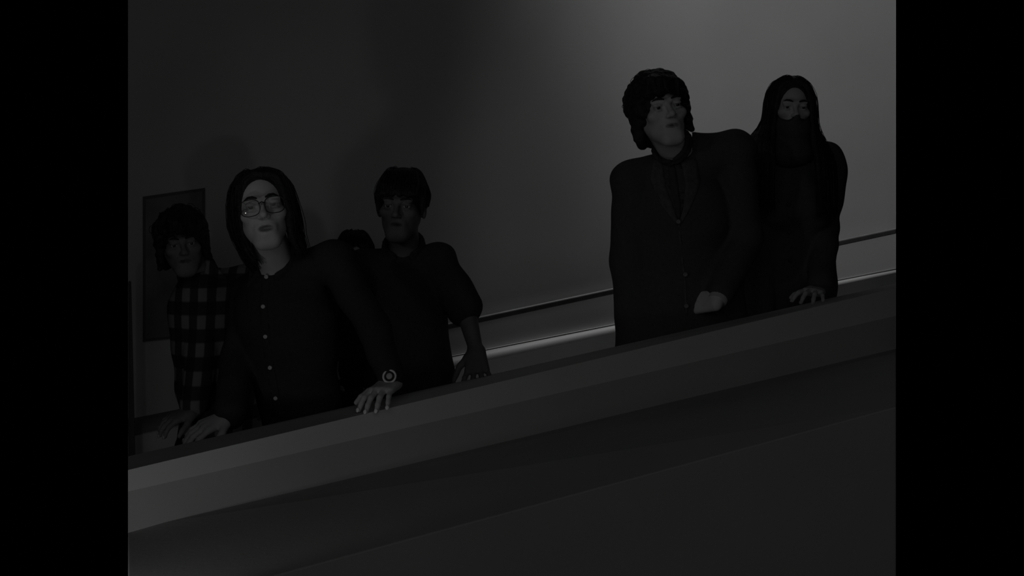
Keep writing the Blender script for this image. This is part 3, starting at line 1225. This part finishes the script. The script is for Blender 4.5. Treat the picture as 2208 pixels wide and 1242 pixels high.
# ------------------------------------------------------------------ 3: young man in suit
J = dict(neck=P(1466, 334, 5.56), pelvis=P(1462, 800, 5.58), shR=P(1364, 391, 5.56), shL=P(1586, 326, 5.56),
         elR=P(1360, 552, 5.56), elL=P(1606, 520, 5.56))
J['wrR'] = P(1366, 748, 5.52)
J['wrL'] = P(1545, 651, 5.39)
handsC = dict(L=dict(fwd=np.array([-.66, .68, -.06]), back=np.array([-.6, -.8, .35]), thumb=np.array([0, -.2, 1]), curl=(48, 55, 40), spread=.04, length=.85),
              R=dict(fwd=np.array([.05, -.2, -1]), back=np.array([-1, -.3, 0]), thumb=np.array([.2, -1, 0])))
head = dict(c=P(1423, 240, 5.46), rot=(13, -6, -10), s=1.12)


def suit_shape(C, TF, s):
    for q in ('shL', 'shR'):
        C.cap(J[q] + np.array([0, 0, .004]), J[q] + (J['neck'] - J[q]) * .5 + np.array([0, 0, -.012]), .062, .058, .03)
    C.cap(P(1512, 322, 5.57), P(1590, 314, 5.57), .045, .042, .03)
    C.cap(P(1494, 304, 5.55), P(1530, 318, 5.57), .034, .044, .02)
    C.ell(P(1465, 640, 5.57), np.array([.195, .135, .25]), TF, .05)
    C.ell(P(1462, 770, 5.57), np.array([.225, .145, .22]), TF, .05)
    C.cap(P(1560, 560, 5.60), P(1565, 760, 5.60), .07, .09, .05)
    C.cap(J['elR'], J['wrR'], .068, .060, .03)
    C.cap(J['shR'], J['elR'], .070, .066, .03)


g3 = build_person('young man with curly dark hair in black suit jacket with head tilted', J, head, 'skin', 'lip',
                  'suit', handsC, h=.0044, s=1.04, seed=14, hairf=hair_curly(31, 230, .007, .052, .100), boxy=True,
                  extra_cloth=suit_shape, sleeve_r=(.060, .056, .040), garment='jacket', back=.050, fold=.0035)
collar_ring(g3, J, head, 1.04, 'shirt_dark', g3['garment'], spread=.02, drop=.02, gap=.15, lift=.036, leaves=False, dip=.004)
C3, G3, B3 = g3['cloth'], g3['garment'], g3['base']
patch('shirt_front', C3, [(1424, 352), (1430, 400), (1450, 450), (1461, 476)], [(1470, 352), (1476, 400), (1472, 450), (1466, 476)], 16, 6, .001, .0015, 'shirt_dark', G3, B3)
patch('lapel', C3, [(1408, 344), (1402, 390), (1424, 440), (1458, 484)], [(1428, 346), (1434, 396), (1452, 446), (1464, 484)], 16, 4, .003, .003, 'lapel', G3, B3)
patch('lapel', C3, [(1468, 346), (1478, 396), (1474, 446), (1464, 484)], [(1500, 340), (1512, 390), (1494, 440), (1468, 484)], 16, 4, .003, .003, 'lapel', G3, B3)
patch('necktie', C3, [(1440, 352), (1444, 400), (1454, 440), (1462, 474)], [(1454, 352), (1462, 400), (1468, 440), (1466, 474)], 12, 3, .004, .003, 'tie', G3, B3)
patch('placket', C3, [(1462, 484), (1466, 540), (1474, 600), (1478, 680)], [(1467, 484), (1471, 540), (1479, 600), (1483, 680)], 20, 2, .001, .003, 'lapel', G3, B3)
for px, py in ((1463, 478), (1478, 592), (1480, 660)):
    disc('button', C3, px, py, .0085, 'button_dark', G3, B3, .008)
cd = nrm(J['elL'] - J['wrL'])
cq = J['wrL'] + cd * .022
mesh('shirt_cuff', *tube([cq - cd * .016, cq - cd * .016, cq + cd * .03], [.028, .034, .036], 20), 'cuff', G3, B3, smooth=True)

# ------------------------------------------------------------------ 4: woman with long hair
J = dict(neck=P(1708, 318, 5.84), pelvis=P(1712, 720, 5.86), shR=P(1642, 350, 5.84), shL=P(1776, 344, 5.84),
         elR=P(1640, 500, 5.80), elL=P(1783, 490, 5.84))
J['wrL'] = P(1764, 627, 5.64)
J['wrR'] = P(1645, 690, 5.74)
tip = P(1738, 660, 5.47)
handsD = dict(L=dict(fwd=nrm(tip - J['wrL']) + np.array([0, 0, .25]), back=np.array([0, -.3, 1]), thumb=np.array([-1, -.2, 0]), curl=(14, 24, 18), spread=.30, length=1.0),
              R=dict(fwd=np.array([.3, -.5, -.8]), back=np.array([0, -1, .2]), thumb=np.array([1, 0, 0])))
head = dict(c=P(1705, 232, 5.78), rot=(2, 2, 2), s=.95)


def puff(C, TF, s):
    C.ell(P(1790, 384, 5.83), np.array([.064, .08, .125]), None, .04)
    C.ell(P(1640, 384, 5.83), np.array([.060, .08, .12]), None, .04)
    C.ell(P(1720, 610, 5.86), np.array([.150, .125, .24]), None, .05)
    C.cap(J['elL'], J['wrL'] + np.array([.01, 0, .03]), .040, .044, .02)
    C.cap(P(1655, 450, 5.87), P(1625, 740, 5.88), .085, .115, .05)


g4 = build_person('woman with long straight dark hair in black coat and face scarf beside suited man', J, head, 'skin_mid', 'lip',
                  'suit', handsD, h=.0048, s=.95, seed=22, hairf=hair_very_long, fem=True, extra_cloth=puff, sleeve_r=(.050, .042, .038), garment='coat')
L, R, base = g4['L'], g4['R'], g4['base']
f = Field(.004)
f.ell(L(0, -.034, -.066), np.array([.066, .070, .060]) * .95, R, .01)
f.cap(L(0, -.100, -.020), L(0, -.104, -.036), .013, .018, .022)
f.cap(L(0, -.03, -.09), L(0, .0, -.155), .066, .085, .03)
f.ell(P(1708, 330, 5.82), np.array([.105, .095, .05]), None, .03)
f.ell(L(-.056, -.100, -.010), np.array([.054, .055, .040]), R @ rot(0, 0, 30), .01, True)
f.ell(L(.058, -.100, -.004), np.array([.052, .055, .038]), R @ rot(0, 0, -34), .01, True)
f.build(folds(.002, 40))
v, q = f.surface()
grid_mesh('scarf', v, q, 'suit', g4['body'], base)
for px, py in ((1700, 440), (1702, 500), (1704, 560)):
    disc('button', g4['cloth'], px, py, .008, 'shirt_dark', g4['garment'], base, .006)

# ------------------------------------------------------------------ 5: man in plaid shirt
J = dict(neck=P(432, 592, 5.46), pelvis=P(478, 935, 5.48), shR=P(430, 628, 5.42), shL=P(556, 604, 5.52),
         elR=P(432, 770, 5.36), elL=P(590, 740, 5.50))
J['wrR'] = P(418, 884, 5.26)
J['wrL'] = P(590, 860, 5.40)
handsE = dict(R=dict(fwd=np.array([-.75, -.45, -.28]), back=np.array([-.2, -.4, 1]), thumb=np.array([.3, -1, 0]), curl=(18, 25, 20), spread=.06, length=.8),
              L=dict(fwd=np.array([0, -.4, -.9]), back=np.array([1, 0, 0]), thumb=np.array([0, -1, 0])))
head = dict(c=P(392, 522, 5.38), rot=(14, 6, -8), s=.93)
g5 = build_person('curly haired man in checked plaid shirt standing before the dark poster', J, head, 'skin_tan', 'lip_dark',
                  'plaid', handsE, h=.005, s=.95, seed=30, hairf=hair_curly(44, 170, .008, .050, .085, .016), sleeve_r=(.054, .050, .044))
collar_ring(g5, J, head, .95, 'plaid', g5['garment'], spread=.03, drop=.045, gap=.5)

# ------------------------------------------------------------------ 6: child behind
k = .72
J = dict(neck=P(764, 592, 5.98), pelvis=P(766, 800, 5.99), shR=P(722, 616, 5.98), shL=P(806, 616, 5.98),
         elR=P(716, 700, 5.96), elL=P(812, 700, 5.96), wrR=P(722, 780, 5.92), wrL=P(806, 780, 5.92))
handsF = {sd: dict(fwd=np.array([0, -.2, -1]), back=np.array([sg, 0, 0]), thumb=np.array([0, -1, 0])) for sd, sg in (('L', 1), ('R', -1))}
head = dict(c=P(764, 556, 5.96), rot=(0, 4, 0), s=.80)
g6 = build_person('child with dark hair, only the head top showing between two men', J, head, 'skin_mid', 'lip',
                  'black_cloth', handsF, h=.005, s=.70, seed=50, hairf=lambda L, R, hs, c: hair_short(L, R, hs, c, .072), g=.010)
